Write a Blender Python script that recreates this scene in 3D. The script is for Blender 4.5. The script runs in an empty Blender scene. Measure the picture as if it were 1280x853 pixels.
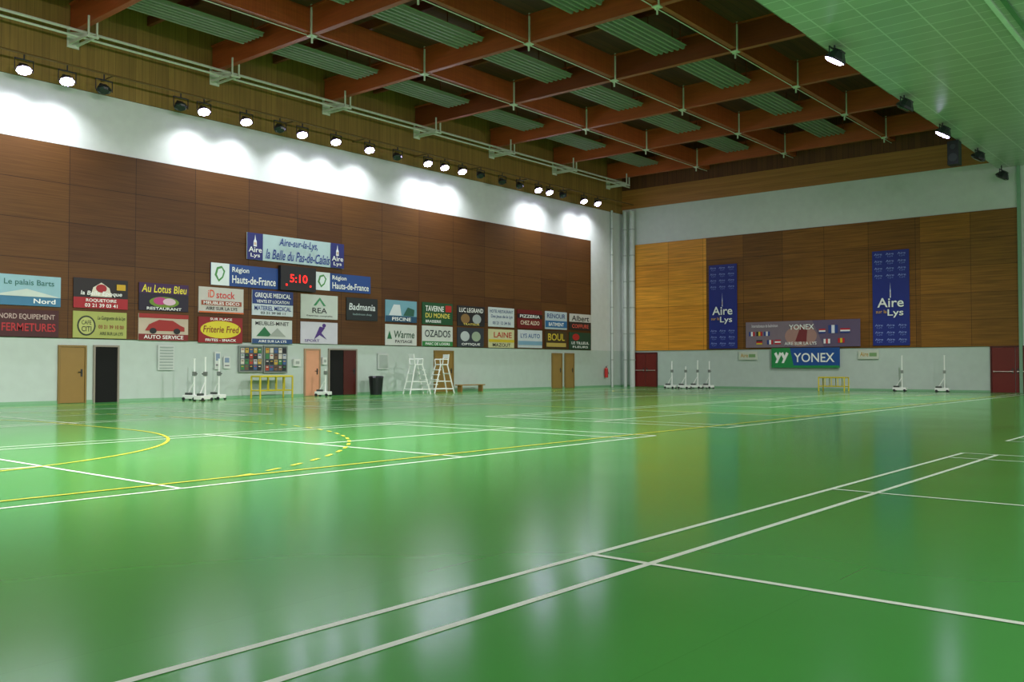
import bpy, math, random
from mathutils import Matrix, Vector
random.seed(4)
U=1.25; F=1145.0; CX,CY=640.0,426.5
YAW=math.radians(40); PITCH=math.atan((458-CY)/F)
XL=-25.0*U; YF=38.3*U
scene=bpy.context.scene
try: scene.view_settings.view_transform='Standard'
except Exception: pass
col=scene.collection
# ---------------------------------------------------------------- projection helpers (real planes)
def ray(px,py):
    r=(px-CX)/F; v=(CY-py)/F
    fh=math.cos(PITCH)-v*math.sin(PITCH); z=math.sin(PITCH)+v*math.cos(PITCH)
    return Vector((-math.sin(YAW)*fh+math.cos(YAW)*r, math.cos(YAW)*fh+math.sin(YAW)*r, z))
def onfloor(px,py,ml=.75,mf=.75):
    d=ray(px,py); t=-U/d.z; p=Vector((d.x*t,d.y*t,0))
    k=1.0
    if p.x<XL+ml: k=min(k,(XL+ml)/p.x)
    if p.y>YF-mf: k=min(k,(YF-mf)/p.y)
    return Vector((p.x*k,p.y*k,0))
def onX(px,py,X):
    d=ray(px,py); t=X/d.x; return Vector((X,d.y*t,U+d.z*t))
def onY(px,py,Y):
    d=ray(px,py); t=Y/d.y; return Vector((d.x*t,Y,U+d.z*t))
# ---------------------------------------------------------------- materials
MATS={}
def lin(c):
    c=c/255.0
    return c/12.92 if c<=0.04045 else ((c+0.055)/1.055)**2.4
def C(hx):
    hx=hx.lstrip('#'); return (lin(int(hx[0:2],16)),lin(int(hx[2:4],16)),lin(int(hx[4:6],16)),1)
def mat(hx,rough=0.5,metal=0.0,emit=0.0,noise=0.06):
    key=(hx,rough,metal,emit)
    if key in MATS: return MATS[key]
    m=bpy.data.materials.new('paint_'+hx.strip('#')); m.use_nodes=True
    nt=m.node_tree; b=nt.nodes['Principled BSDF']
    c=C(hx)
    n=nt.nodes.new('ShaderNodeTexNoise'); n.inputs['Scale'].default_value=3.0
    tc=nt.nodes.new('ShaderNodeTexCoord'); nt.links.new(tc.outputs['Object'],n.inputs['Vector'])
    mx=nt.nodes.new('ShaderNodeMix'); mx.data_type='RGBA'
    mx.inputs[6].default_value=tuple(x*(1-noise*1.5) for x in c[:3])+(1,)
    mx.inputs[7].default_value=tuple(min(1,x*(1+noise)) for x in c[:3])+(1,)
    nt.links.new(n.outputs['Fac'],mx.inputs[0]); nt.links.new(mx.outputs[2],b.inputs['Base Color'])
    b.inputs['Roughness'].default_value=rough; b.inputs['Metallic'].default_value=metal
    if emit:
        b.inputs['Emission Color'].default_value=c; b.inputs['Emission Strength'].default_value=emit
    MATS[key]=m; return m
def grid_mat(name,c1,c2,cm,bw,bh,mortar,grain=(1.5,30,1),gamt=0.35,rough=0.5,offset=0.0,bump=0.0,spec=0.5):
    m=bpy.data.materials.new(name); m.use_nodes=True
    nt=m.node_tree; N=nt.nodes; L=nt.links; b=N['Principled BSDF']
    tc=N.new('ShaderNodeTexCoord')
    br=N.new('ShaderNodeTexBrick'); br.offset=offset; br.inputs['Scale'].default_value=1
    br.inputs['Brick Width'].default_value=bw; br.inputs['Row Height'].default_value=bh
    br.inputs['Mortar Size'].default_value=mortar; br.inputs['Mortar Smooth'].default_value=0.1
    br.inputs['Color1'].default_value=C(c1); br.inputs['Color2'].default_value=C(c2); br.inputs['Mortar'].default_value=C(cm)
    L.new(tc.outputs['Object'],br.inputs['Vector'])
    mp=N.new('ShaderNodeMapping'); mp.inputs['Scale'].default_value=grain
    L.new(tc.outputs['Object'],mp.inputs['Vector'])
    n=N.new('ShaderNodeTexNoise'); n.inputs['Scale'].default_value=1.0; n.inputs['Detail'].default_value=4
    L.new(mp.outputs[0],n.inputs['Vector'])
    mr=N.new('ShaderNodeMapRange'); mr.inputs[1].default_value=0.25; mr.inputs[2].default_value=0.75
    mr.inputs[3].default_value=1-gamt; mr.inputs[4].default_value=1+gamt
    L.new(n.outputs['Fac'],mr.inputs[0])
    mx=N.new('ShaderNodeMix'); mx.data_type='RGBA'; mx.blend_type='MULTIPLY'; mx.inputs[0].default_value=1
    L.new(br.outputs['Color'],mx.inputs[6]); L.new(mr.outputs[0],mx.inputs[7])
    L.new(mx.outputs[2],b.inputs['Base Color'])
    b.inputs['Roughness'].default_value=rough
    b.inputs['Specular IOR Level'].default_value=spec
    return m
# ---------------------------------------------------------------- mesh builder
class MB:
    def __init__(s): s.v=[];s.f=[];s.m=[];s.mats=[]
    def mi(s,m):
        if m not in s.mats: s.mats.append(m)
        return s.mats.index(m)
    def add(s,vs,fs,m):
        o=len(s.v); s.v+= [tuple(p) for p in vs]; i=s.mi(m)
        for f in fs: s.f.append([a+o for a in f]); s.m.append(i)
        return s
    def box(s,a,b,m,M=None):
        x0,y0,z0=a; x1,y1,z1=b
        vs=[Vector(p) for p in [(x0,y0,z0),(x1,y0,z0),(x1,y1,z0),(x0,y1,z0),(x0,y0,z1),(x1,y0,z1),(x1,y1,z1),(x0,y1,z1)]]
        if M: vs=[M@p for p in vs]
        return s.add(vs,[(0,3,2,1),(4,5,6,7),(0,1,5,4),(1,2,6,5),(2,3,7,6),(3,0,4,7)],m)
    def tube(s,p,q,r,m,n=8,r2=None):
        p=Vector(p);q=Vector(q);d=(q-p).normalized(); r2=r if r2 is None else r2
        u=d.orthogonal().normalized(); w=d.cross(u)
        vs=[]
        for c,rr in((p,r),(q,r2)):
            for i in range(n):
                a=2*math.pi*i/n; vs.append(c+(u*math.cos(a)+w*math.sin(a))*rr)
        fs=[(i,(i+1)%n,n+(i+1)%n,n+i) for i in range(n)]+[tuple(range(n-1,-1,-1)),tuple(range(n,2*n))]
        return s.add(vs,fs,m)
    def bar(s,p,q,w,h,m):
        p=Vector(p);q=Vector(q);d=(q-p); L=d.length; d.normalize()
        up=Vector((0,0,1)) if abs(d.z)<0.95 else Vector((0,1,0))
        side=d.cross(up).normalized(); up=side.cross(d)
        M=Matrix((( side.x,d.x,up.x,p.x),(side.y,d.y,up.y,p.y),(side.z,d.z,up.z,p.z),(0,0,0,1)))
        return s.box((-w/2,0,-h/2),(w/2,L,h/2),m,M)
    def poly(s,pts,m): return s.add(pts,[tuple(range(len(pts)))],m)
    def obj(s,name,parent=None,M=None,bevel=0,smooth=False,**pr):
        me=bpy.data.meshes.new(name); me.from_pydata(s.v,[],s.f)
        for m in s.mats: me.materials.append(m)
        for p,i in zip(me.polygons,s.m): p.material_index=i; p.use_smooth=smooth
        me.update()
        o=bpy.data.objects.new(name,me); col.objects.link(o)
        if parent is not None: o.parent=parent
        if M is not None: o.matrix_basis=M
        if bevel:
            b=o.modifiers.new('bevel','BEVEL'); b.width=bevel; b.segments=2; b.limit_method='ANGLE'
        for k,v in pr.items(): o[k]=v
        return o
def empty(name,loc,rotz=0,**pr):
    e=bpy.data.objects.new(name,None); e.location=loc; e.rotation_euler=(0,0,rotz); e.empty_display_size=0.2
    col.objects.link(e)
    for k,v in pr.items(): e[k]=v
    return e
TC={}
def textmesh(t):
    if t in TC: return TC[t]
    cu=bpy.data.curves.new('t','FONT'); cu.body=t; cu.resolution_u=3; cu.offset=0.012
    o=bpy.data.objects.new('t',cu); col.objects.link(o)
    dg=bpy.context.evaluated_depsgraph_get(); me=bpy.data.meshes.new_from_object(o.evaluated_get(dg))
    vs=[(v.co.x,v.co.y) for v in me.vertices]; fs=[tuple(p.vertices) for p in me.polygons]
    bpy.data.objects.remove(o); bpy.data.curves.remove(cu); bpy.data.meshes.remove(me)
    xs=[a for a,_ in vs]; ys=[b for _,b in vs]; x0,x1,y0,y1=min(xs),max(xs),min(ys),max(ys)
    vs=[((a-x0)/(x1-x0),(b-y0)/(y1-y0)) for a,b in vs]
    TC[t]=(vs,fs); return TC[t]
def draw(mb,els,w,h,z0):
    """flat printing in board coordinates (0..1) bottom-left origin, board centred on 0"""
    z=z0
    fx=lambda x:(x-0.5)*w; fy=lambda y:(y-0.5)*h
    for e in els:
        z+=0.0015 if len(els)>25 else 0.004; k=e[0]
        if k=='r': mb.poly([(fx(e[1]),fy(e[2]),z),(fx(e[3]),fy(e[2]),z),(fx(e[3]),fy(e[4]),z),(fx(e[1]),fy(e[4]),z)],mat(e[5]))
        elif k=='e':
            mb.poly([(fx(e[1]+e[3]*math.cos(a*math.pi/12)),fy(e[2]+e[4]*math.sin(a*math.pi/12)),z) for a in range(24)],mat(e[5]))
        elif k=='p': mb.poly([(fx(a),fy(b),z) for a,b in e[1]],mat(e[2]))
        elif k=='t':
            vs,fs=textmesh(e[1]); sh=e[7] if len(e)>7 else 0; ww=e[4]-e[2]; hh=e[5]-e[3]
            mb.add([(fx(e[2]+a*ww+sh*b*0.05),fy(e[3]+b*hh),z) for a,b in vs],fs,mat(e[6]))
R_FAR=Matrix.Rotation(math.pi/2,4,'X')
R_LEFT=Matrix.Rotation(math.pi/2,4,'Z')@R_FAR
def sign(side,px,name,bg,els,label,cat='sign',off=0.06,th=0.04,frame=None,group=None,ysp=None):
    x0,x1,yt,yb=px; xm=(x0+x1)/2
    if side=='L':
        X=XL+off; a=onX(x0,456,X); b=onX(x1,456,X); t=onX(xm,yt,X); u=onX(xm,yb,X)
        w=b.y-a.y; h=t.z-u.z; loc=Vector((X,(a.y+b.y)/2,(t.z+u.z)/2)); R=R_LEFT
    else:
        Y=YF-off; a=onY(x0,456,Y); b=onY(x1,456,Y); t=onY(xm,yt,Y); u=onY(xm,yb,Y)
        w=b.x-a.x; h=t.z-u.z; loc=Vector(((a.x+b.x)/2,Y,(t.z+u.z)/2)); R=R_FAR
    mb=MB(); mb.box((-w/2,-h/2,0),(w/2,h/2,th),mat(bg))
    if frame:
        fm=mat(frame); g=0.05
        for q in (((-w/2-g,-h/2-g,0),(w/2+g,-h/2,th+.02)),((-w/2-g,h/2,0),(w/2+g,h/2+g,th+.02)),((-w/2-g,-h/2,0),(-w/2,h/2,th+.02)),((w/2,-h/2,0),(w/2+g,h/2,th+.02))):
            mb.box(q[0],q[1],fm)
    draw(mb,els,w,h,th)
    o=mb.obj(name,M=Matrix.Translation(loc)@R,label=label,category=cat)
    if group: o['group']=group
    return o
# ================================================================ ROOM
H1=1.75*U; H2=6.95*U; H3=8.55*U; HD=11.5*U
white=mat('#d0d5d1',0.6); lower=mat('#bac8c0',0.45)
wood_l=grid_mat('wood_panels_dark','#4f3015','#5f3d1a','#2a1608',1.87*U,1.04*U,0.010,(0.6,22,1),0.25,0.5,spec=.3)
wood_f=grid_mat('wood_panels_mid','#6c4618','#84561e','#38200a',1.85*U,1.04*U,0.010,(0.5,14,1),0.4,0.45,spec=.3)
wood_lit=grid_mat('wood_panels_painted_lit','#d48e2c','#e49e36','#8a5614',1.85*U,1.04*U,0.010,(0.5,14,1),0.35,0.45,spec=.3)  # lamp light on these panels is put into the wood colour
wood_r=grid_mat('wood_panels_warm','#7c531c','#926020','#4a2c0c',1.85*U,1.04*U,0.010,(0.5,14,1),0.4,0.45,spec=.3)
fasc=grid_mat('fascia_boards','#886a2e','#967636','#664e22',0.25,30,0.006,(9,0.4,1),0.2,0.6)
beamf=grid_mat('end_beam','#a46c30','#b07838','#8a5a24',30,.2,0.004,(.4,9,1),0.2,0.5)
beamm=grid_mat('glulam','#a94d22','#b45628','#7e3816',60,0.045,0.003,(1,1,12),0.15,0.45)
deckm=grid_mat('roof_boards','#5e3418','#6c3e1c','#3c200e',0.3,60,0.01,(9,0.5,1),0.2,0.7)
Y0=-4*U; YB=Y0
# floor material
fm=bpy.data.materials.new('green_sports_floor'); fm.use_nodes=True
nt=fm.node_tree; N=nt.nodes; L=nt.links; b=N['Principled BSDF']
tc=N.new('ShaderNodeTexCoord'); n=N.new('ShaderNodeTexNoise'); n.inputs['Scale'].default_value=0.35; n.inputs['Detail'].default_value=6
L.new(tc.outputs['Object'],n.inputs['Vector'])
cr=N.new('ShaderNodeValToRGB'); cr.color_ramp.elements[0].position=.3; cr.color_ramp.elements[0].color=C('#489c48'); cr.color_ramp.elements[1].position=.7; cr.color_ramp.elements[1].color=C('#52a650')
L.new(n.outputs['Fac'],cr.inputs[0])
br=N.new('ShaderNodeTexBrick'); br.offset=0; br.inputs['Scale'].default_value=1; br.inputs['Brick Width'].default_value=2.0; br.inputs['Row Height'].default_value=40
br.inputs['Mortar Size'].default_value=0.004; br.inputs['Color1'].default_value=(1,1,1,1); br.inputs['Color2'].default_value=(.97,.97,.97,1); br.inputs['Mortar'].default_value=(.9,.9,.9,1)
L.new(tc.outputs['Object'],br.inputs['Vector'])
mx=N.new('ShaderNodeMix'); mx.data_type='RGBA'; mx.blend_type='MULTIPLY'; mx.inputs[0].default_value=1
L.new(cr.outputs[0],mx.inputs[6]); L.new(br.outputs['Color'],mx.inputs[7]); L.new(mx.outputs[2],b.inputs['Base Color'])
n2=N.new('ShaderNodeTexNoise'); n2.inputs['Scale'].default_value=.6; n2.inputs['Detail'].default_value=4; L.new(tc.outputs['Object'],n2.inputs['Vector'])
mr=N.new('ShaderNodeMapRange'); mr.inputs[3].default_value=0.14; mr.inputs[4].default_value=0.20; L.new(n2.outputs['Fac'],mr.inputs[0]); L.new(mr.outputs[0],b.inputs['Roughness'])
b.inputs['Specular IOR Level'].default_value=.6
b.inputs['Specular Tint'].default_value=(.7,1,.68,1)
XR=6.5*U
MB().box((XL-.3,YB,-.2),(XR,YF+.3,0),fm).obj('floor',kind='structure',label='glossy green vinyl sports hall floor')
# walls
MB().box((XL-.3,YB,0),(XL,YF,H1),lower).box((XL-.3,YB,H1),(XL,YF,HD),white).obj('wall_left',kind='structure',label='long painted wall, pale grey below and white above')
MB().box((XL-.3,YF,0),(XR,YF+.3,H1),lower).box((XL-.3,YF,H1),(XR,YF+.3,HD),white).obj('wall_end',kind='structure',label='white painted end wall')
# cladding left
yl1=onX(738,456,XL).y
def clad(name,R,loc,w,h,m,label):
    MB().box((0,0,0),(w,h,0.05),m).obj(name,M=Matrix.Translation(loc)@R,kind='structure',label=label)
ys=11.17*U-1.87*U*8
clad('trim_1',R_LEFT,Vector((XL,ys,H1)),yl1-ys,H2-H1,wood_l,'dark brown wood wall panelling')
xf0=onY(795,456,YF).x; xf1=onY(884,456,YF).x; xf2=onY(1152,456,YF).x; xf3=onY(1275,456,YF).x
clad('trim_2',R_FAR,Vector((xf0,YF,H1)),xf1-xf0,H2-H1,wood_lit,'wood wall panelling with lamp light painted in as light orange')
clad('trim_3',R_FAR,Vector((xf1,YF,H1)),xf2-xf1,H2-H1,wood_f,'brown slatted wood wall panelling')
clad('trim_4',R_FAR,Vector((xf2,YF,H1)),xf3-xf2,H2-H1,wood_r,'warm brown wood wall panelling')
MB().box((xf3,YF-.14,0),(xf3+.14,YF,8.5*U),mat('#7fa58a')).obj('trim_5',kind='structure',label='pale green wall post')
# fascias
clad('trim_6',R_LEFT,Vector((XL,YB,H3)),YF-YB,HD-H3,fasc,'olive brown board fascia above the wall')
clad('trim_7',R_FAR,Vector((XL,YF,8.75*U)),XR-XL,0.95*U,beamf,'long brown timber beam on the end wall')
clad('trim_8',R_FAR,Vector((XL,YF,9.7*U)),XR-XL,HD-9.7*U,deckm,'dark boards under the roof')
MB().box((XL,YB,HD),(-7*U,YF,HD+.2),deckm).obj('ceiling',kind='structure',label='dark timber roof deck')
XG=-8.1*U; ZG=8.5*U
tile=grid_mat('ceiling_tiles','#a9b5a4','#b1bdac','#d6dcd2',1.2,0.6,0.022,(1,1,1),0.05,0.28)
MB().box((XG,YB,ZG),(XR,YF,ZG+.15),tile).obj('ceiling_lower',kind='structure',label='pale green square tiled ceiling')
MB().box((XG,YB,ZG+.15),(XG+.1,YF,HD),fasc).obj('trim_9',kind='structure',label='timber board fascia')
MB().box((-4.5*U,YB,ZG-.06),(-4.4*U,YF,ZG),mat('#e6efe6')).box((-4.25*U,YB,ZG-.06),(-4.15*U,YF,ZG),mat('#5f8a66')).obj('trim_10',kind='structure',label='white ceiling rail')
# baseboards
MB().box((XL,YB,0),(XL+.02,YF,.1),mat('#7fae88')).obj('baseboard_left',kind='structure',label='low green skirting')
MB().box((XL,YF-.02,0),(XR,YF,.1),mat('#7fae88')).obj('baseboard_end',kind='structure',label='low green skirting')
# ================================================================ ROOF BEAMS
BZ=10.05*U; BD=.72*U
YS=[(11.2+4.3*k)*U for k in range(-2,7)]
XS=[x*U for x in(-20.15,-16.0,-11.85,-7.7)]
for y in YS:
    mb=MB(); w=.11
    mb.box((XL+.1,y-w,BZ),(-7*U,y+w,BZ+BD),beamm)
    mb.box((XL+.1,y-w*1.5,BZ+BD),(-7*U,y+w*1.5,BZ+BD+.06),beamm)
    mb.obj('roof_beam',label='red-brown glued timber beam spanning across the hall',category='beam',group='roof beams')
for x in XS:
    mb=MB(); w=.10
    for a,bb in zip([YB]+YS,YS+[YF-.06]):
        mb.box((x-w,a+.14,BZ+.06),(x+w,bb-.14,BZ+BD-.02),beamm)
    mb.obj('roof_beam',label='red-brown timber beam running the length of the hall',category='beam',group='roof beams')
wsteel=mat('#dfe3d4',0.4)
# joints
for y in YS[1:]:
    for x in XS[:3]:
        mb=MB()
        mb.box((x-.13,y-.13,BZ-.04),(x+.13,y+.13,BZ-.005),wsteel)
        for sx,sy in((1,-1),(-1,1)):
            mb.bar((x+sx*.14,y+sy*.14,BZ-.04),(x+sx*.14,y+sy*.14,BZ+BD+.1),.05,.05,wsteel)
        mb.tube((x,y,BZ-.26),(x,y,BZ-.03),.035,wsteel)
        mb.obj('beam_joint',label='white steel connector where the roof beams cross',category='beam connector',group='beam connectors')
# thin white conduits along beams
for x in XS[:3]:
    MB().tube((x-.13,YB,BZ+.02),(x-.13,YF-.1,BZ+.02),.018,wsteel,6).obj('cable_conduit',label='thin white conduit running along a roof beam',category='conduit',group='conduits')
# purlins + ribbed panels
ribm=mat('#868d7a',0.5)
purm=mat('#7c3a18',.6)
xe=[XL]+XS
for i in range(4):
    xa,xb=xe[i],xe[i+1]; xm=(xa+xb)/2+.15*U
    for j in range(len(YS)):
        ya=YS[j]; yb=YS[j+1] if j+1<len(YS) else YF-.1
        if yb-ya<3: continue
        mb=MB(); wd=.55*U; nr=6; z=BZ+.40*U
        for r in range(nr):
            c0=xm-wd+2*wd*r/nr; s=2*wd/nr
            # trapezoid rib profile, along y
            prof=[(c0,z),(c0+s*.15,z-.11),(c0+s*.5,z-.11),(c0+s*.65,z),(c0+s,z)]
            for q in range(4):
                p0,p1=prof[q],prof[q+1]
                mb.add([(p0[0],ya+.4,p0[1]),(p1[0],ya+.4,p1[1]),(p1[0],yb-.4,p1[1]),(p0[0],yb-.4,p0[1])],[(0,1,2,3)],ribm)
        for yy0 in(ya+.9,yb-.9): mb.box((xm-wd-.05,yy0-.04,z+.01),(xm+wd+.05,yy0+.04,z+.09),purm)
        for yy0 in(ya+.9,yb-.9):
            for sx in(-wd,wd): mb.tube((xm+sx,yy0,z+.05),(xm+sx,yy0,HD-.01),.02,purm,6)
        mb.obj('ribbed_panel',label='grey-green ribbed metal panel hung between the roof beams',category='roof panel',group='ribbed roof panels')
for j in range(len(YS)):
    y=YS[j]+2.15*U
    if y<YF:
        MB().box((XL+.1,y-.07,BZ+BD+.08),(-7*U,y+.07,BZ+BD+.4),purm).obj('roof_purlin',label='slim dark timber purlin above the beams',category='purlin',group='roof purlins')
# wall side pipes and brackets
for dz,r,dx in((0,.05,.55),(-.28,.04,.75)):
    MB().tube((XL+dx,YB,BZ-.05+dz),(XL+dx,YF-.3,BZ-.05+dz),r,wsteel).obj('wall_pipe',label='white pipe running along the top of the wall',category='pipe',group='wall pipes')
for y in YS:
    mb=MB(); z=BZ-.42
    mb.box((XL+.06,y-.2,z-.12),(XL+.1,y+.2,z+.5),wsteel)
    for s in(-.14,.14):
        mb.bar((XL+.1,y+s,z),(XL+1.5,y+s,z),.05,.09,wsteel)
        mb.bar((XL+1.5,y+s,z),(XL+.1,y+s,z+.36),.04,.06,wsteel)
        mb.bar((XL+1.5,y+s,z-.1),(XL+1.5,y+s,BZ+.2),.05,.05,wsteel)
    mb.box((XL+1.42,y-.2,z-.08),(XL+1.52,y+.2,z-.02),wsteel)
    mb.obj('beam_bracket',label='white steel bracket carrying a beam end at the wall',category='bracket',group='beam brackets')
# ================================================================ FLOODLIGHTS
hous=mat('#23242a',.4); lens_on=mat('#dccbff',.3,0,48.0); lens_off=mat('#2b3030',.15)
def flood(loc,dirx,on,power=430,tilt=34,hang=.45,s=.9,size=126,aim=-12,color=(0.92,0.95,1.0),rotz=None):
    e=empty('floodlight',loc,(0 if dirx>0 else math.pi) if rotz is None else rotz,label='black floodlight, switched on and glowing white' if on else 'black floodlight, switched off',category='floodlight',group='floodlights')
    M=Matrix.Rotation(-math.radians(tilt),4,'Y')
    a,bq,h=.27*s,.21*s,.2*s
    K8=[(math.cos(math.pi/8+i*math.pi/4)*1.08,math.sin(math.pi/8+i*math.pi/4)*1.08) for i in range(8)]
    def ring(fx,fy,z): return [M@Vector((c*bq*fx,s_*a*fy,z)) for c,s_ in K8]
    mb=MB()
    side=[(i,(i+1)%8,8+(i+1)%8,8+i) for i in range(8)]
    mb.add(ring(1,1,0)+ring(.95,.95,h*.3),side+[tuple(range(7,-1,-1))],hous)
    mb.add(ring(.95,.95,h*.3)+ring(.5,.6,h),side+[tuple(range(8,16))],hous)
    for i in range(5):
        x=-bq*.4+i*bq*.2
        mb.box((x-.008,-a*.5,h),(x+.008,a*.5,h+.05),hous,M)
    mb.obj('housing',parent=e)
    mb=MB()
    mb.add(ring(.9,.9,-.012)+ring(.65,.65,-.06),[tuple(reversed(f)) for f in side]+[tuple(range(15,7,-1))],lens_on if on else lens_off)
    mb.obj('lens',parent=e)
    mb=MB(); hy=min(hang*.7,.34)
    for sg in(-1,1): mb.bar((0,sg*(a+.04),-.02),(0,sg*(a+.04),hy),.03,.02,hous)
    mb.bar((0,-a-.05,hy),(0,a+.05,hy),.04,.03,hous); mb.tube((0,0,hy),(0,0,hang),.025,hous)
    mb.obj('bracket',parent=e)
    if on:
        ld=bpy.data.lights.new('lamp','SPOT'); ld.energy=power; ld.spot_size=math.radians(size); ld.spot_blend=.95; ld.shadow_soft_size=.16
        ld.color=color
        lo=bpy.data.objects.new('lamp',ld); lo.parent=e; lo.location=M@Vector((0,0,-.14)); lo.rotation_euler=(0,-math.radians(aim),0)
        col.objects.link(lo)
    return e
on_px=[(30,88),(84,102),(255,140),(308,153),(378,169),(420,178),(462,188),(535,205),(556,210),(578,215),(673,238),(687,241),(730,252),(747,255)]
off_px=[(130,113),(226,134),(350,162),(497,197),(601,220),(628,228),(650,233),(704,245)]
XLm=XL+.95
RZ=max(onX(p[0],p[1],XLm).z for p in on_px+off_px)+.44
for p in on_px:
    q=onX(p[0],p[1],XLm); flood(q,1,True,hang=RZ-.04-q.z)
for p in off_px:
    q=onX(p[0],p[1],XLm); flood(q,1,False,hang=RZ-.04-q.z)
for k in range(3):
    flood(Vector((XLm,(8.2-3*k)*U,RZ-.46)),1,True,hang=.42)
railm=mat('#6b5124',.6)
mb=MB(); mb.tube((XLm,YB,RZ),(XLm,YF-.2,RZ),.035,railm,8)
for k in range(14): mb.tube((XLm,(k*3-3)*U,RZ),(XL+.05,(k*3-3)*U,RZ),.03,railm,6)
mb.obj('lighting_rail',label='brown tube rail carrying the row of floodlights',category='rail')
XRm=XG+.3
warm=(1.0,.95,.93)
for p,on in(((1043,47),1),((1130,113),0),((1178,155),1),((1222,188),0),((1252,222),0)):
    q=onX(p[0],p[1],XRm); q.z=min(q.z,ZG-.45); q.y=min(q.y,YF-.6); flood(q,-1,bool(on),4200,s=1.35,tilt=30,aim=36,size=150,color=warm,hang=ZG-q.z)
for k in range(4):
    flood(Vector((XRm,(10-3.4*k)*U,ZG-.45)),-1,True,4200,s=1.35,aim=36,size=150,color=warm,hang=.45)
for k in range(3):
    flood(Vector((XR-1.5,(20-8*k)*U,ZG-.62)),-1,True,3800,s=1.35,aim=26,size=155,color=warm,rotz=math.radians(127),hang=.6)  # unseen row, added to fill the hall and brighten the end wall
# loudspeaker
q=onX(1193,192,XG-.1)
e=empty('loudspeaker',q,0,label='black loudspeaker box hung under the ceiling edge',category='loudspeaker')
MB().box((-.22,-.25,-.5),(.22,.25,.5),mat('#1a1c20')).obj('cabinet',parent=e,bevel=.02)
mb=MB()
for z,r in((-.2,.17),(.25,.1)): mb.tube((0,-.25,z),(0,-.27,z),r,mat('#35383c'),20)
mb.obj('speaker_cone',parent=e)
MB().tube((0,0,.5),(0,0,max(.55,ZG-q.z)),.03,hous).obj('bracket',parent=e)
# ================================================================ COURT LINES
wl=mat('#eef5ea',.35); yl=mat('#dcd23c',.35)
def line(mb,a,bq,w,m,z=.003):
    a=Vector((a[0],a[1],0));bq=Vector((bq[0],bq[1],0)); d=(bq-a).normalized(); s=Vector((-d.y,d.x,0))*w/2; k=Vector((0,0,z))
    mb.poly([a-s+k,bq-s+k,bq+s+k,a+s+k],m)
nn=11
S=U/1.17
def court(xr,yb):
    global nn
    mb=MB(); w=.05*S; x1=xr; x0=xr-6.1*S; y0=yb; y1=yb+13.4*S
    if xr>0: x1=-2.82*U+6.1*S; x0=-2.82*U
    for x in(x0,x0+.42*S,x1-.42*S,x1): line(mb,(x,y0),(x,y1),w,wl)
    for y in(y0,y0+.76*S,y0+4.72*S,y1-4.72*S,y1-.76*S,y1): line(mb,(x0,y),(x1,y),w,wl,.0035)
    xm=(x0+x1)/2
    line(mb,(xm,y0),(xm,y0+4.72*S),w,wl,.004); line(mb,(xm,y1-4.72*S),(xm,y1),w,wl,.004)
    mb.obj('trim_%d'%nn,kind='structure',label='white painted badminton court lines'); nn+=1
for xr in(2.35,-6.9,-16.1):
    for yb in(-.02,13.62,):
        court(xr*U,yb*U)
court(2.35*U,25.3*U) ; court(-6.9*U,25.3*U); court(-16.1*U,25.3*U)
mb=MB(); yw=.055
gy=2.4*U; gx0,gx1=-16.6*U,-14.0*U; xs0,xs1=-23.4*U,-7.25*U
GL=33.5*U
def arc(cx,cy,r,a0,a1,dash,z=.005):
    n=max(6,int(abs(a1-a0)*r/.15))
    for i in range(n):
        if dash and i%4>=2: continue
        t0=a0+(a1-a0)*i/n; t1=a0+(a1-a0)*(i+1)/n
        p=[(cx+rr*math.cos(t),cy+rr*math.sin(t),z) for rr,t in((r-yw/2,t0),(r+yw/2,t0),(r+yw/2,t1),(r-yw/2,t1))]
        mb.poly(p,yl)
for cy,sg in((gy,1),(GL,-1)):
    for r,d in((4.8*U,False),(7.15*U,True)):
        amax=math.pi/2
        lim=math.acos(min(1,(xs1-gx1)/r)) if r>(xs1-gx1) else 0
        if sg>0: arc(gx1,cy,r,lim,amax,d); arc(gx0,cy,r,amax,math.pi-lim,d)
        else: arc(gx1,cy,r,-lim,-amax,d); arc(gx0,cy,r,-amax,-math.pi+lim,d)
        line(mb,(gx0,cy+sg*r),(gx1,cy+sg*r),yw,yl,.005)
    line(mb,(xs0,cy),(xs1,cy),yw,yl,.006)
line(mb,(xs0,gy),(xs0,GL),yw,yl,.006); line(mb,(xs1,gy),(xs1,GL),yw,yl,.006)
line(mb,(xs0,(gy+GL)/2),(xs1,(gy+GL)/2),yw,yl,.006)
mb.obj('trim_%d'%nn,kind='structure',label='yellow painted handball court lines'); nn+=1
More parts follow.
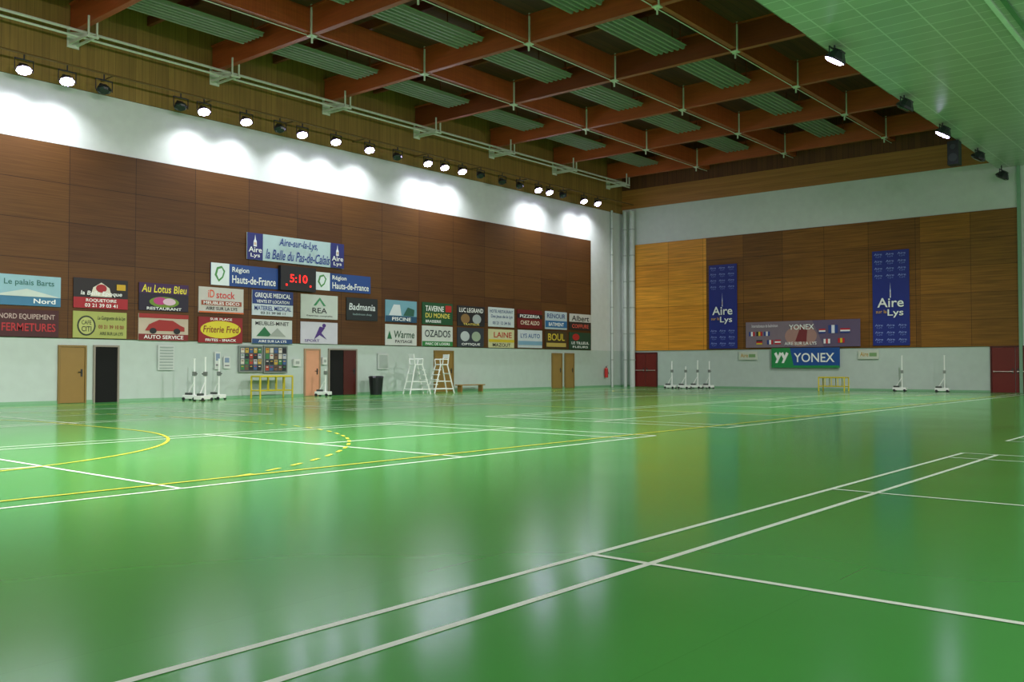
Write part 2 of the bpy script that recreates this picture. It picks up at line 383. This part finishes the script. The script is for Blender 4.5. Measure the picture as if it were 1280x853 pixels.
# ================================================================ DOORS & OPENINGS
dn=1
def door(side,x0,x1,yt,leafc,label,n=1,openc=None,framec='#b9a48c',leaf_frac=(0,1),handle='#444444'):
    global dn
    xm=(x0+x1)/2
    if side=='L':
        a=onX(x0,456,XL); bq=onX(x1,456,XL); w=bq.y-a.y; hh=onX(xm,yt,XL).z; loc=Vector((XL,(a.y+bq.y)/2,0)); R=R_LEFT
    else:
        a=onY(x0,456,YF); bq=onY(x1,456,YF); w=bq.x-a.x; hh=onY(xm,yt,YF).z; loc=Vector(((a.x+bq.x)/2,YF,0)); R=R_FAR
    e=empty('door_%d'%dn,loc,kind='structure',label=label); dn+=1
    e.rotation_euler=R.to_euler()
    fr=mat(framec); g=.06
    MB().box((-w/2-g,0,0.0),(-w/2,hh+g,.08),fr).box((w/2,0,0.0),(w/2+g,hh+g,.08),fr).box((-w/2,hh,0),(w/2,hh+g,.08),fr).obj('door_frame',parent=e)
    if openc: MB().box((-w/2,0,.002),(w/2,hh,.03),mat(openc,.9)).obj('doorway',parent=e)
    if leafc:
        l0=-w/2+w*leaf_frac[0]; l1=-w/2+w*leaf_frac[1]; lw=(l1-l0)/n
        for i in range(n):
            xa=l0+lw*i+.01; xb=l0+lw*(i+1)-.01
            MB().box((xa,.01,.031),(xb,hh-.01,.06),mat(leafc,.4)).obj('leaf',parent=e,bevel=.006)
            hx=xb-.1 if i==0 else xa+.1
            hm=MB(); hm.box((hx-.03,.9,.06),(hx+.03,1.15,.072),mat(handle,.3,.6)); hm.tube((hx,1.05,.07),(hx,1.05,.12),.012,mat(handle,.3,.6)); hm.tube((hx,1.05,.11),(hx-.13*(1 if i==0 else -1),1.05,.11),.012,mat(handle,.3,.6))
            hm.obj('handle',parent=e)
            if n>1: 
                pb=MB(); pb.tube((xa+.08,1.0,.11),(xb-.08,1.0,.11),.02,mat('#c8b8b0',.3,.5)); pb.box((xa+.06,.97,.06),(xa+.1,1.03,.12),mat('#c8b8b0',.3,.5)); pb.box((xb-.1,.97,.06),(xb-.06,1.03,.12),mat('#c8b8b0',.3,.5)); pb.obj('push_bar',parent=e)
    return e
door('L',74,105,434,'#8f7038','plain tan wooden door',framec='#846a34')
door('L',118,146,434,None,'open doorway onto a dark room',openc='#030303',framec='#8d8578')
door('L',381,398,438,'#d89a78','pale salmon door standing in the wall',framec='#a88a6c')
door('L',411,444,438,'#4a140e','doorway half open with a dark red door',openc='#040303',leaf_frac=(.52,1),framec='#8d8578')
door('L',543,565,440,'#8f7038','plain tan wooden door',framec='#846a34')
door('L',690,701,443,'#96763c','narrow tan wooden door',framec='#846a34')
door('L',706,716,443,'#96763c','narrow tan wooden door',framec='#846a34')
door('F',794,821,442,'#6c1712','dark red double fire door with push bars',n=2,framec='#4d100c')
door('F',1240,1300,434,'#6c1712','dark red double fire door with push bars',n=2,framec='#4d100c')
# ================================================================ SIGNS
G='sponsor boards on the wall'
W='#f2f4f0'; K='#15161a'
def tower(cx,by,s,c='#e8ecf6',asp=1.0):
    w=.1*s*asp
    return [('p',[(cx-w,by),(cx+w,by),(cx+w*.9,by+.45*s),(cx+w*.35,by+.6*s),(cx,by+s),(cx-w*.35,by+.6*s),(cx-w*.9,by+.45*s)],c),
            ('r',cx-w*.5,by+.12*s,cx-w*.15,by+.35*s,'#c88a3a'),('r',cx+w*.15,by+.12*s,cx+w*.5,by+.35*s,'#c88a3a')]
logo=lambda x0,x1:[('r',x0,0,x1,1,'#232a72')]+tower((x0+x1)/2,.5,.45,'#e8ecf6',.35)+[('t','Aire',x0+.012,.28,x1-.012,.48,W),('t','Lys',x0+.03,.06,x1-.03,.24,W)]
sign('L',(307,428,298,330),'town_banner','#b4cdd0',logo(.0,.15)+logo(.85,1.)+[('t','Aire-sur-la-Lys,',.3,.54,.7,.92,'#173684',.3),('t','la Belle du Pas-de-Calais',.17,.08,.83,.46,'#173684',.3)],'pale blue banner with blue slogan and tower emblems at both ends','banner',off=.1)
fr=lambda: [('r',0,0,.26,1,'#dfe9ea'),('p',[(.05,.45),(.08,.8),(.15,.88),(.2,.65),(.17,.35),(.11,.15),(.08,.3)],'#4a904a'),('p',[(.08,.47),(.1,.72),(.15,.78),(.175,.62),(.155,.4),(.11,.26)],'#dfe9ea'),('t','Région',.3,.58,.55,.88,W),('t','Hauts-de-France',.3,.14,.96,.5,W)]
sign('L',(262,346,332,359),'region_sign','#1b4488',fr(),'blue region sign with green outline emblem beside the scoreboard','sign',group='region signs')
sign('L',(392,462,343,365),'region_sign','#1b4488',fr(),'blue region sign with green outline emblem beside the scoreboard','sign',group='region signs')
sc=sign('L',(347,391,334,364),'scoreboard','#121316',[],'black electronic scoreboard showing red digits','scoreboard',off=.08,th=.18)
wq=onX(391,456,XL+.08).y-onX(347,456,XL+.08).y; hq=onX(369,334,XL).z-onX(369,364,XL).z
mb=MB(); red=mat('#ff1810',.4,0,1.6); vs,fs=textmesh('5:10'); mb.add([((a-.5)*wq*.5,(bb-.5)*hq*.34,.185) for a,bb in vs],fs,red)
for x in(-.34,.34): mb.box((x*wq-.04,-.32*hq,.18),(x*wq+.04,-.24*hq,.186),red)
mb.obj('digits',parent=sc,label='glowing red digits')
def S_(px,bg,els,label): sign('L',px,'advertising_board',bg,els,label,'sign',group=G)
S_((-14,74,344,382),'#8fb8c2',[('r',0,0,1,.3,'#3a7698'),('t','Le palais Barts',.18,.62,.9,.86,'#2c6a60'),('p',[(0,.3),(.5,.55),(1,.3)],'#c6d2c8'),('t','Nord',.6,.08,.92,.24,W)],'pale teal and blue advertising board')
S_((90,158,349,386),'#1b1416',[('r',0,0,1,.36,'#a01822'),('p',[(.3,.4),(.35,.7),(.5,.88),(.65,.7),(.7,.4)],'#d8d0c0'),('e',.5,.68,.1,.14,'#a01c26'),('t','la Belle Epoque',.12,.4,.88,.58,W,.3),('t','ROQUETOIRE',.22,.2,.78,.32,W),('t','03 21 39 03 41',.2,.04,.8,.16,W),('r',.78,.65,.95,.85,'#c8a020')],'black and red advertising board with white arch')
S_((172,234,355,389),'#1a1028',[('r',0,.62,1,1,'#3a1448'),('t','Au Lotus Bleu',.05,.66,.95,.94,'#e8d83a',.3),('e',.5,.32,.3,.2,'#6a8a2a'),('e',.42,.36,.14,.14,'#b83a7a'),('e',.6,.34,.13,.13,'#d8b8c8'),('t','RESTAURANT',.15,.03,.85,.13,W)],'purple and black restaurant board with yellow lettering')
S_((247,303,360,392),'#c4c0b8',[('t','iD',.2,.6,.34,.9,'#d8502a'),('t','stock',.38,.58,.8,.86,'#c8302a'),('r',.05,.3,.95,.48,'#9a4a30'),('t','MEUBLES DECO',.1,.33,.9,.45,W),('r',0,0,1,.06,'#c8602a'),('t','AIRE SUR LA LYS',.15,.12,.85,.24,K)],'beige advertising board with orange logo')
S_((314,365,364,395),'#c8d2d8',[('r',0,.45,1,1,'#183474'),('t','GREQUE MEDICAL',.06,.68,.94,.9,W),('t','VENTE ET LOCATION',.1,.5,.9,.62,W),('t','MATERIEL MEDICAL',.05,.2,.95,.38,'#1d3f86'),('t','03 21 39 00 11',.2,.05,.8,.15,K)],'blue and white medical supplies board')
S_((375,421,369,399),'#c2cac2',[('p',[(.33,.55),(.5,.9),(.67,.55),(.6,.55),(.5,.78),(.4,.55)],'#3a8a5a'),('t','REA',.3,.24,.7,.46,'#2a2a30'),('t','Expertise comptable',.15,.08,.85,.16,'#444444')],'white board with small green peak logo')
S_((432,471,373,401),'#182022',[('t','Badmania',.08,.45,.92,.75,'#d8e0e0',.3),('t','badminton shop',.2,.2,.8,.32,'#8aa0a0')],'dark board with pale script lettering')
S_((481,520,376,403),'#6fa0b0',[('r',0,0,1,.28,'#1f4a68'),('p',[(.1,.3),(.25,.8),(.45,.8),(.5,.3)],'#d0d8da'),('p',[(.55,.3),(.7,.7),(.92,.6),(.9,.3)],'#2a5a4a'),('t','PISCINE',.2,.06,.8,.22,W)],'light blue picture board')
S_((527,565,379,406),'#1a4e2c',[('t','TAVERNE',.1,.6,.7,.85,W),('t','DU MONDE',.1,.3,.9,.52,'#e0d060'),('r',.75,.6,.95,.9,'#b82a28'),('t','BRASSERIE',.1,.08,.6,.2,W)],'green board with white and yellow lettering')
S_((571,605,383,408),'#232224',[('t','LUC LEGRAND',.06,.68,.94,.9,W),('e',.28,.36,.16,.24,'#8a6a40'),('e',.7,.36,.16,.24,'#a0a8a8'),('t','TRAITEUR',.2,.04,.8,.14,'#e0c860')],'dark board with two round pictures')
S_((610,642,385,409),'#c8d0d2',[('t','HOTEL RESTAURANT',.05,.72,.95,.88,'#1c3f74'),('t','Des Jeux de la Lys',.08,.42,.92,.62,'#1c3f74',.3),('t','03 21 12 34 56',.15,.12,.85,.28,'#1c3f74')],'white board with blue lettering')
S_((646,677,388,411),'#6a1718',[('r',0,.55,1,.78,'#20191c'),('t','PIZZERIA',.1,.58,.9,.74,W),('t','CHEZ ALDO',.12,.2,.88,.42,'#e8d8c0')],'dark red board with pale lettering')
S_((681,708,390,412),'#b6c4ca',[('t','RENOUR',.08,.62,.92,.88,'#1c3878'),('r',0,.1,1,.48,'#2a6898'),('t','BATIMENT',.15,.18,.85,.38,W)],'white and blue board')
S_((711,738,393,413),'#24201f',[('r',0,.5,1,1,'#c8c6c0'),('t','Albert',.1,.56,.9,.9,K,.3),('t','COIFFURE',.12,.12,.88,.36,'#d85a4a')],'black and white board with script lettering')
S_((-14,72,387,421),'#400f12',[('t','NORD EQUIPEMENT',.12,.62,.94,.84,'#b8a098'),('t','FERMETURES',.16,.2,.95,.5,'#b0242a')],'dark red board with large red lettering')
S_((90,157,390,423),'#a2a858',[('e',.24,.46,.17,.38,'#2a3020'),('e',.24,.46,.14,.32,'#b4b86c'),('t','CAFE',.15,.5,.33,.66,'#2a3020'),('t','CITI',.15,.24,.33,.44,'#2a3020'),('t','La Guinguette de la Lys',.44,.66,.96,.84,'#3a4020',.2),('t','03 21 39 10 00',.46,.36,.94,.5,'#8a2a28'),('t','AIRE SUR LA LYS',.48,.12,.92,.24,'#3a4020')],'yellow-green cafe board with round dark logo')
S_((172,234,393,426),'#c0b09c',[('r',0,0,1,.24,'#7a1a1a'),('t','AUTO SERVICE',.1,.06,.9,.2,W),('p',[(.12,.36),(.2,.6),(.4,.78),(.68,.76),(.84,.58),(.92,.52),(.92,.36)],'#9a2420'),('e',.28,.36,.07,.11,K),('e',.76,.36,.07,.11,K),('r',0,.84,1,1,'#9a2420')],'beige board with a red car picture')
S_((247,302,397,429),'#8a161a',[('e',.5,.52,.46,.34,'#d8c830'),('t','Friterie Fred',.1,.4,.9,.66,'#7a1414',.3),('t','FRITES - SNACK',.15,.06,.85,.16,W),('t','SUR PLACE',.25,.88,.75,.97,W)],'red board with a yellow oval and red lettering')
S_((314,364,400,430),'#c6cbc6',[('t','MEUBLES-MINET',.08,.76,.92,.92,K),('p',[(.1,.3),(.3,.7),(.5,.3)],'#1f6a3f'),('p',[(.4,.3),(.62,.66),(.84,.3)],'#98a098'),('r',0,0,1,.2,'#2a4a7a'),('t','AIRE SUR LA LYS',.15,.05,.85,.15,W)],'white board with green triangle logo')
S_((375,421,403,430),'#c8c6d0',[('p',[(.35,.2),(.5,.8),(.65,.75),(.55,.5),(.7,.2),(.5,.4)],'#4a2a7a'),('e',.62,.85,.05,.09,'#4a2a7a'),('t','SPORT',.1,.08,.5,.2,'#4a2a7a')],'white board with a purple sporting figure')
S_((481,520,406,432),'#c6cbc4',[('t','Warme',.25,.35,.92,.7,'#1f4a2f',.3),('p',[(.05,.3),(.12,.7),(.2,.3)],'#1f6a3f'),('t','PAYSAGE',.3,.12,.85,.26,K)],'white board with green lettering')
S_((527,565,408,433),'#c8cec6',[('r',0,0,1,.24,'#2a7a3a'),('t','OZADOS',.08,.45,.92,.8,'#1f2c30'),('t','PARC DE LOISIRS',.1,.05,.9,.18,W)],'white and green board with dark lettering')
S_((571,604,410,434),'#30363e',[('e',.28,.55,.17,.26,'#b8c0c0'),('e',.7,.55,.17,.26,'#98a890'),('t','OPTIQUE',.15,.06,.85,.2,W)],'dark board with two pale circles')
S_((610,642,412,435),'#c8c598',[('t','LAINE',.2,.55,.9,.85,'#b02422'),('r',0,.3,1,.45,'#c8b028'),('t','MAZOUT',.15,.06,.85,.24,K)],'cream board with red lettering')
S_((647,677,413,435),'#c6ced2',[('t','LYS AUTO',.1,.55,.9,.8,'#1f5090'),('r',0,.15,1,.38,'#7aa0b8')],'white board with blue lettering')
S_((681,708,414,436),'#403218',[('t','BOUL',.12,.45,.9,.85,'#d0b838'),('r',.05,.1,.95,.32,'#b8a050')],'brown board with yellow lettering')
S_((711,738,416,437),'#16402c',[('e',.3,.72,.16,.2,'#b02422'),('t','LE TILLEUL',.1,.3,.9,.45,W),('t','FLEURS',.15,.08,.85,.2,W)],'dark green board with red dot')
# notice boards
def notice(px,label):
    els=[]; random.seed(px[0])
    cols=['#c8c4b8','#a03a2a','#3a5a88','#b89a40','#b0b4b8','#3a7a4a','#20242a','#6a5040']
    for i in range(5):
        for j in range(4):
            x=.04+i*.19; y=.05+j*.235
            c=random.choice(cols); els.append(('r',x,y,x+.16,y+.2,c)); els.append(('r',x+.03,y+.12,x+.13,y+.16,random.choice(cols)))
    sign('L',px,'notice_board','#4c565a',els,label,'notice board',frame='#7a847e',group='notice boards')
notice((299,326,434,464),'framed notice board covered with coloured papers'); notice((330,357,434,465),'framed notice board covered with coloured papers')
sign('L',(197,217,432,463),'wall_vent','#c4ccc6',[('r',.08,.05+.12*i,.92,.11+.12*i,'#98a69e') for i in range(8)],'white slatted vent panel','vent')
for px in((268,275,440,462),(279,287,446,461)):
    sign('L',px,'wall_notice','#ccd2cc',[('r',.15,.5,.85,.9,'#7a90a8'),('r',.15,.2,.85,.3,'#777777')],'small white printed notice on the wall','notice',group='small notices')
for px in((472,485,442,462),):
    sign('L',px,'wall_vent','#bcc4be',[('r',.1,.1,.9,.9,'#a0aca4')],'pale square wall grille','vent')
for px in((366,374,449,458),(402,407,447,456)):
    sign('L',px,'electrical_box','#d0d6cf',[('r',.2,.3,.8,.7,'#9aa39c')],'small white electrical switch box on the wall','electrical box',th=.1,group='switch boxes')
# ---------------------------------------------------------------- end wall banners
def blue(px,label):
    els=[]
    for j in range(13):
        for i in range(3):
            if 3<=j<=8: continue
            x=.06+i*.32; y=.02+j*.075
            els.append(('t','Aire',x,y+.032,x+.22,y+.055,'#8898d8')); els.append(('t','Lys',x+.05,y+.006,x+.2,y+.028,'#6a7ac0'))
    els+=tower(.5,.5,.17,'#d8dcf0',.9)
    els+=[('t','Aire',.14,.4,.86,.5,W),('t','sur la',.1,.34,.4,.375,'#d0a050'),('t','Lys',.42,.29,.85,.38,W)]
    sign('F',px,'town_banner','#1a2880',els,label,'banner',group='blue banners',off=.09)
blue((887,922,331,436),'tall deep blue banner with white town emblem')
blue((1092,1138,313,432),'tall deep blue banner with white town emblem')
fl=[]
def flag(x,y,cs,vert=True,w=.055,h=.17):
    for i,c in enumerate(cs):
        if vert: fl.append(('r',x+i*w/3,y,x+(i+1)*w/3,y+h,c))
        else: fl.append(('r',x,y+h-(i+1)*h/3,x+w,y+h-i*h/3,c))
fl+=[('p',[(0,0),(.35,0),(.5,1),(0,1)],'#80707c'),('p',[(.7,0),(1,0),(1,1),(.6,1)],'#625270'),('e',.5,.42,.14,.4,'#a88078'),('p',[(.45,.2),(.5,.8),(.56,.75),(.55,.2)],'#7a2a30')]
flag(.03,.45,('#27408b','#f0f0f0','#c02030')); flag(.1,.45,('#181818','#d8c030','#c02030')); flag(.17,.45,('#27408b','#e0e0e0','#27408b'))
flag(.1,.12,('#181818','#c02030','#d8c030'),False); flag(.2,.12,('#27408b','#f0f0f0','#c02030')); flag(.27,.12,('#c02030','#f0f0f0','#c02030'),False)
flag(.66,.5,('#c02030','#f0f0f0','#27408b'),False); flag(.74,.5,('#27408b','#e8e8f0','#27408b'),w=.08,h=.3); flag(.84,.5,('#c02030','#f0f0f0','#27408b'),False,w=.08)
flag(.7,.12,('#f0f0f0','#c02030','#f0f0f0')); flag(.82,.14,('#c02030','#d8c030','#c02030'))
fl+=[('t','YONEX',.4,.66,.62,.86,W),('t','Internationaux de badminton',.06,.78,.3,.9,'#e0d8e0'),('t','AIRE SUR LA LYS',.36,.08,.64,.2,W)]
sign('F',(933,1076,401,434),'tournament_banner','#786676',fl,'wide mauve banner with printed flags and white lettering','banner',off=.1)
yy=[('r',0,0,1,.12,'#1f8a48'),('p',[(0,0),(.34,0),(.28,1),(0,1)],'#1f8a48')]
for cx in(.1,.2):
    yy+=[('p',[(cx-.06,.72),(cx-.025,.8),(cx+.012,.52),(cx-.012,.4)],W),('p',[(cx+.06,.72),(cx+.025,.8),(cx-.045,.24),(cx-.01,.24)],W)]
yy+=[('t','YONEX',.34,.28,.93,.74,W)]
sign('F',(965,1050,435,460),'sponsor_sign','#1a4c94',yy,'green and blue sponsor sign with bold white lettering','sign',off=.14)
for px in((924,947,440,450),(1073,1099,438,449)):
    sign('F',px,'wall_notice','#c4ccbc',[('t','Aire',.1,.3,.5,.8,'#b89028'),('r',.55,.3,.9,.7,'#7aa06a')],'small white notice with coloured print','notice',group='small notices')
# ================================================================ CORNER PIPES etc.
pw=mat('#c6ceC8',.4)
for dx,dy,r in((.45,.35,.1),(.9,.25,.16),(.12,1.3,.07)):
    mb=MB(); x=XL+dx; y=YF-dy
    mb.tube((x,y,0),(x,y,8.6*U),r,pw,14)
    for k in range(1,7): mb.tube((x,y,k*1.6),(x,y,k*1.6+.07),r*1.18,mat('#a4aea6',.4),14)
    mb.obj('downpipe',smooth=False,label='white vertical drain pipe in the room corner',category='pipe',group='drain pipes')
q=onX(757,466,XL+.12)
e=empty('fire_extinguisher',q,0,label='red fire extinguisher hung on the wall',category='fire extinguisher')
MB().tube((0.05,0,-.3),(.05,0,.22),.11,mat('#b81f1a',.3),16).tube((.05,0,.22),(.05,0,.3),.11,mat('#b81f1a',.3),16,.04).obj('cylinder_body',parent=e,smooth=False)
MB().tube((.05,0,.3),(.05,0,.38),.03,hous).bar((.05,-.02,.37),(.05,.12,.4),.03,.02,hous).tube((.05,.05,.33),(.16,.1,-.1),.015,hous).obj('valve_and_hose',parent=e)
# ================================================================ FREE-STANDING OBJECTS
wp=mat('#e9eee8',.35); ypt=mat('#c9b92c',.4)
def netpost(px,py,hgt=1.55,rot=0,ml=.75,mf=.75,label='white badminton net post on a weighted wheeled base'):
    p=onfloor(px,py,ml,mf)
    e=empty('net_post',p,rot,label=label,category='net post',group='net posts')
    MB().box((-.32,-.16,.06),(.32,.16,.2),wp).box((-.3,-.05,.2),(-.02,.05,.28),mat('#3a423c')).obj('weighted_base',parent=e,bevel=.015)
    MB().tube((.1,0,.2),(.1,0,hgt),.03,wp,10).tube((.1,0,hgt),(.1,0,hgt+.03),.04,wp,10).bar((-.2,0,.2),(.1,0,.7),.03,.03,wp).obj('pole',parent=e)
    MB().box((.04,-.05,.9),(.16,.05,1.05),mat('#8a908c',.3,.5)).tube((.1,.05,.97),(.1,.14,.97),.02,hous).obj('winch',parent=e)
    for sx in(-.24,.24):
        for sy in(-.17,.17):
            MB().tube((sx,sy-.02,.06),(sx,sy+.02,.06),.06,hous,12).obj('wheel',parent=e)
for p in ((240,499,1.5,.3),(254,500,1.55,1.9,1.7),(271,499,1.5,.2),(404,495,1.1,.4)): netpost(*p)
for p in((838,486,1.5,0),(855,486,1.2,.1,.75,2.9),(870,486,1.55,.1),(885,486,1.5,-.2,.75,1.5),(1125,489,1.75,.1),(1178,489,1.75,.1)): netpost(*p)
def trestle(px,py,w,h,rot,label,ml=.75,mf=.75):
    p=onfloor(px,py,ml,mf); e=empty('yellow_frame',p,rot,label=label,category='metal frame')
    d=.6
    mb=MB()
    for x in(-w/2,w/2):
        for y in(-d/2,d/2): mb.tube((x,y,0),(x,y,h),.035,ypt)
    mb.obj('legs',parent=e)
    mb=MB()
    for y in(-d/2,d/2):
        mb.tube((-w/2,y,h),(w/2,y,h),.035,ypt); mb.tube((-w/2,y,h*.35),(w/2,y,h*.35),.025,ypt)
    for x in(-w/2,w/2): mb.tube((x,-d/2,h),(x,d/2,h),.035,ypt); mb.tube((x,-d/2,h*.35),(x,d/2,h*.35),.025,ypt)
    mb.box((-w/2,-d/2,h-.01),(w/2,d/2,h+.03),ypt)
    mb.obj('top_frame',parent=e)
    mb=MB(); nb=max(2,int(w/.32))
    for i in range(1,nb):
        x=-w/2+w*i/nb; mb.tube((x,-d/2,h*.35),(x,-d/2,h),.022,ypt); mb.tube((x,d/2,h*.35),(x,d/2,h),.022,ypt)
    mb.obj('upright_bars',parent=e)
    return e
trestle(340,497,1.5,.85,math.pi/2,'yellow painted metal frame table against the wall')
trestle(1042,489,1.3,.68,0,'yellow metal frame table standing by the end wall')
def umpire(px,py,rot):
    p=onfloor(px,py,1.3); e=empty('umpire_chair',p,rot,label='tall white metal umpire chair with ladder steps',category='umpire chair',group='umpire chairs')
    H=1.32
    mb=MB()
    for y in(-.28,.28):
        mb.tube((.5,y*1.4,0),(.14,y,H),.032,wp); mb.tube((-.5,y*1.4,0),(-.2,y,H),.032,wp)
        mb.tube((.45,y*1.35,.2),(-.45,y*1.35,.2),.025,wp); mb.tube((.36,y*1.2,.55),(-.36,y*1.2,.55),.022,wp)
    mb.tube((-.45,-.38,.2),(-.45,.38,.2),.025,wp); mb.tube((-.3,-.32,.9),(-.3,.32,.9),.025,wp)
    mb.obj('frame',parent=e)
    for k in range(5):
        t=.14+k*.17; x=.5+(.14-.5)*t; yy_=.28*(1.4-.4*t)
        MB().box((x-.08,-yy_,H*t-.018),(x+.08,yy_,H*t+.018),wp).obj('step',parent=e)
    MB().box((-.24,-.3,H-.02),(.18,.3,H+.03),wp).obj('seat',parent=e,bevel=.01)
    mb=MB()
    for y in(-.28,.28): mb.tube((-.22,y,H),(-.28,y,H+.48),.028,wp); mb.tube((-.24,y,H+.25),(.18,y,H+.25),.025,wp); mb.tube((.18,y,H+.25),(.15,y,H),.025,wp)
    mb.box((-.29,-.28,H+.3),(-.26,.28,H+.48),wp); mb.obj('backrest_and_armrests',parent=e)
umpire(521,491,math.pi/2-.35); umpire(551,491,-math.pi/2-.35)
# waste bin
p=onfloor(470,493); e=empty('waste_bin',p,0,label='black plastic bin bag holder near the wall',category='waste bin')
blk=mat('#16181c',.35)
MB().tube((0,0,.0),(0,0,.75),.26,blk,16,.32).obj('bin_body',parent=e); MB().tube((0,0,.75),(0,0,.82),.35,blk,16,.3).obj('lid',parent=e)
# bench
p=onfloor(588,488,.5); e=empty('bench',p,math.pi/2,label='low brown wooden gym bench by the wall',category='bench')
bw=mat('#9a7440',.4)
MB().box((-.95,-.14,.3),(.95,.14,.35),bw).obj('seat',parent=e,bevel=.01)
for x in(-.75,.75): MB().box((x-.04,-.13,0),(x+.04,.13,.3),bw).obj('leg',parent=e)
# ================================================================ WORLD, CAMERA
w=bpy.data.worlds.new('world'); scene.world=w; w.use_nodes=True
bg=w.node_tree.nodes['Background']; bg.inputs[0].default_value=(.97,1,.9,1); bg.inputs[1].default_value=.46
cam=bpy.data.cameras.new('camera'); co=bpy.data.objects.new('camera',cam); col.objects.link(co)
cam.sensor_width=36; cam.lens=F/1280*36; cam.clip_end=300; cam.clip_start=.05
co.location=(0,0,U); co.rotation_euler=(math.pi/2+PITCH,0,YAW)
scene.camera=co
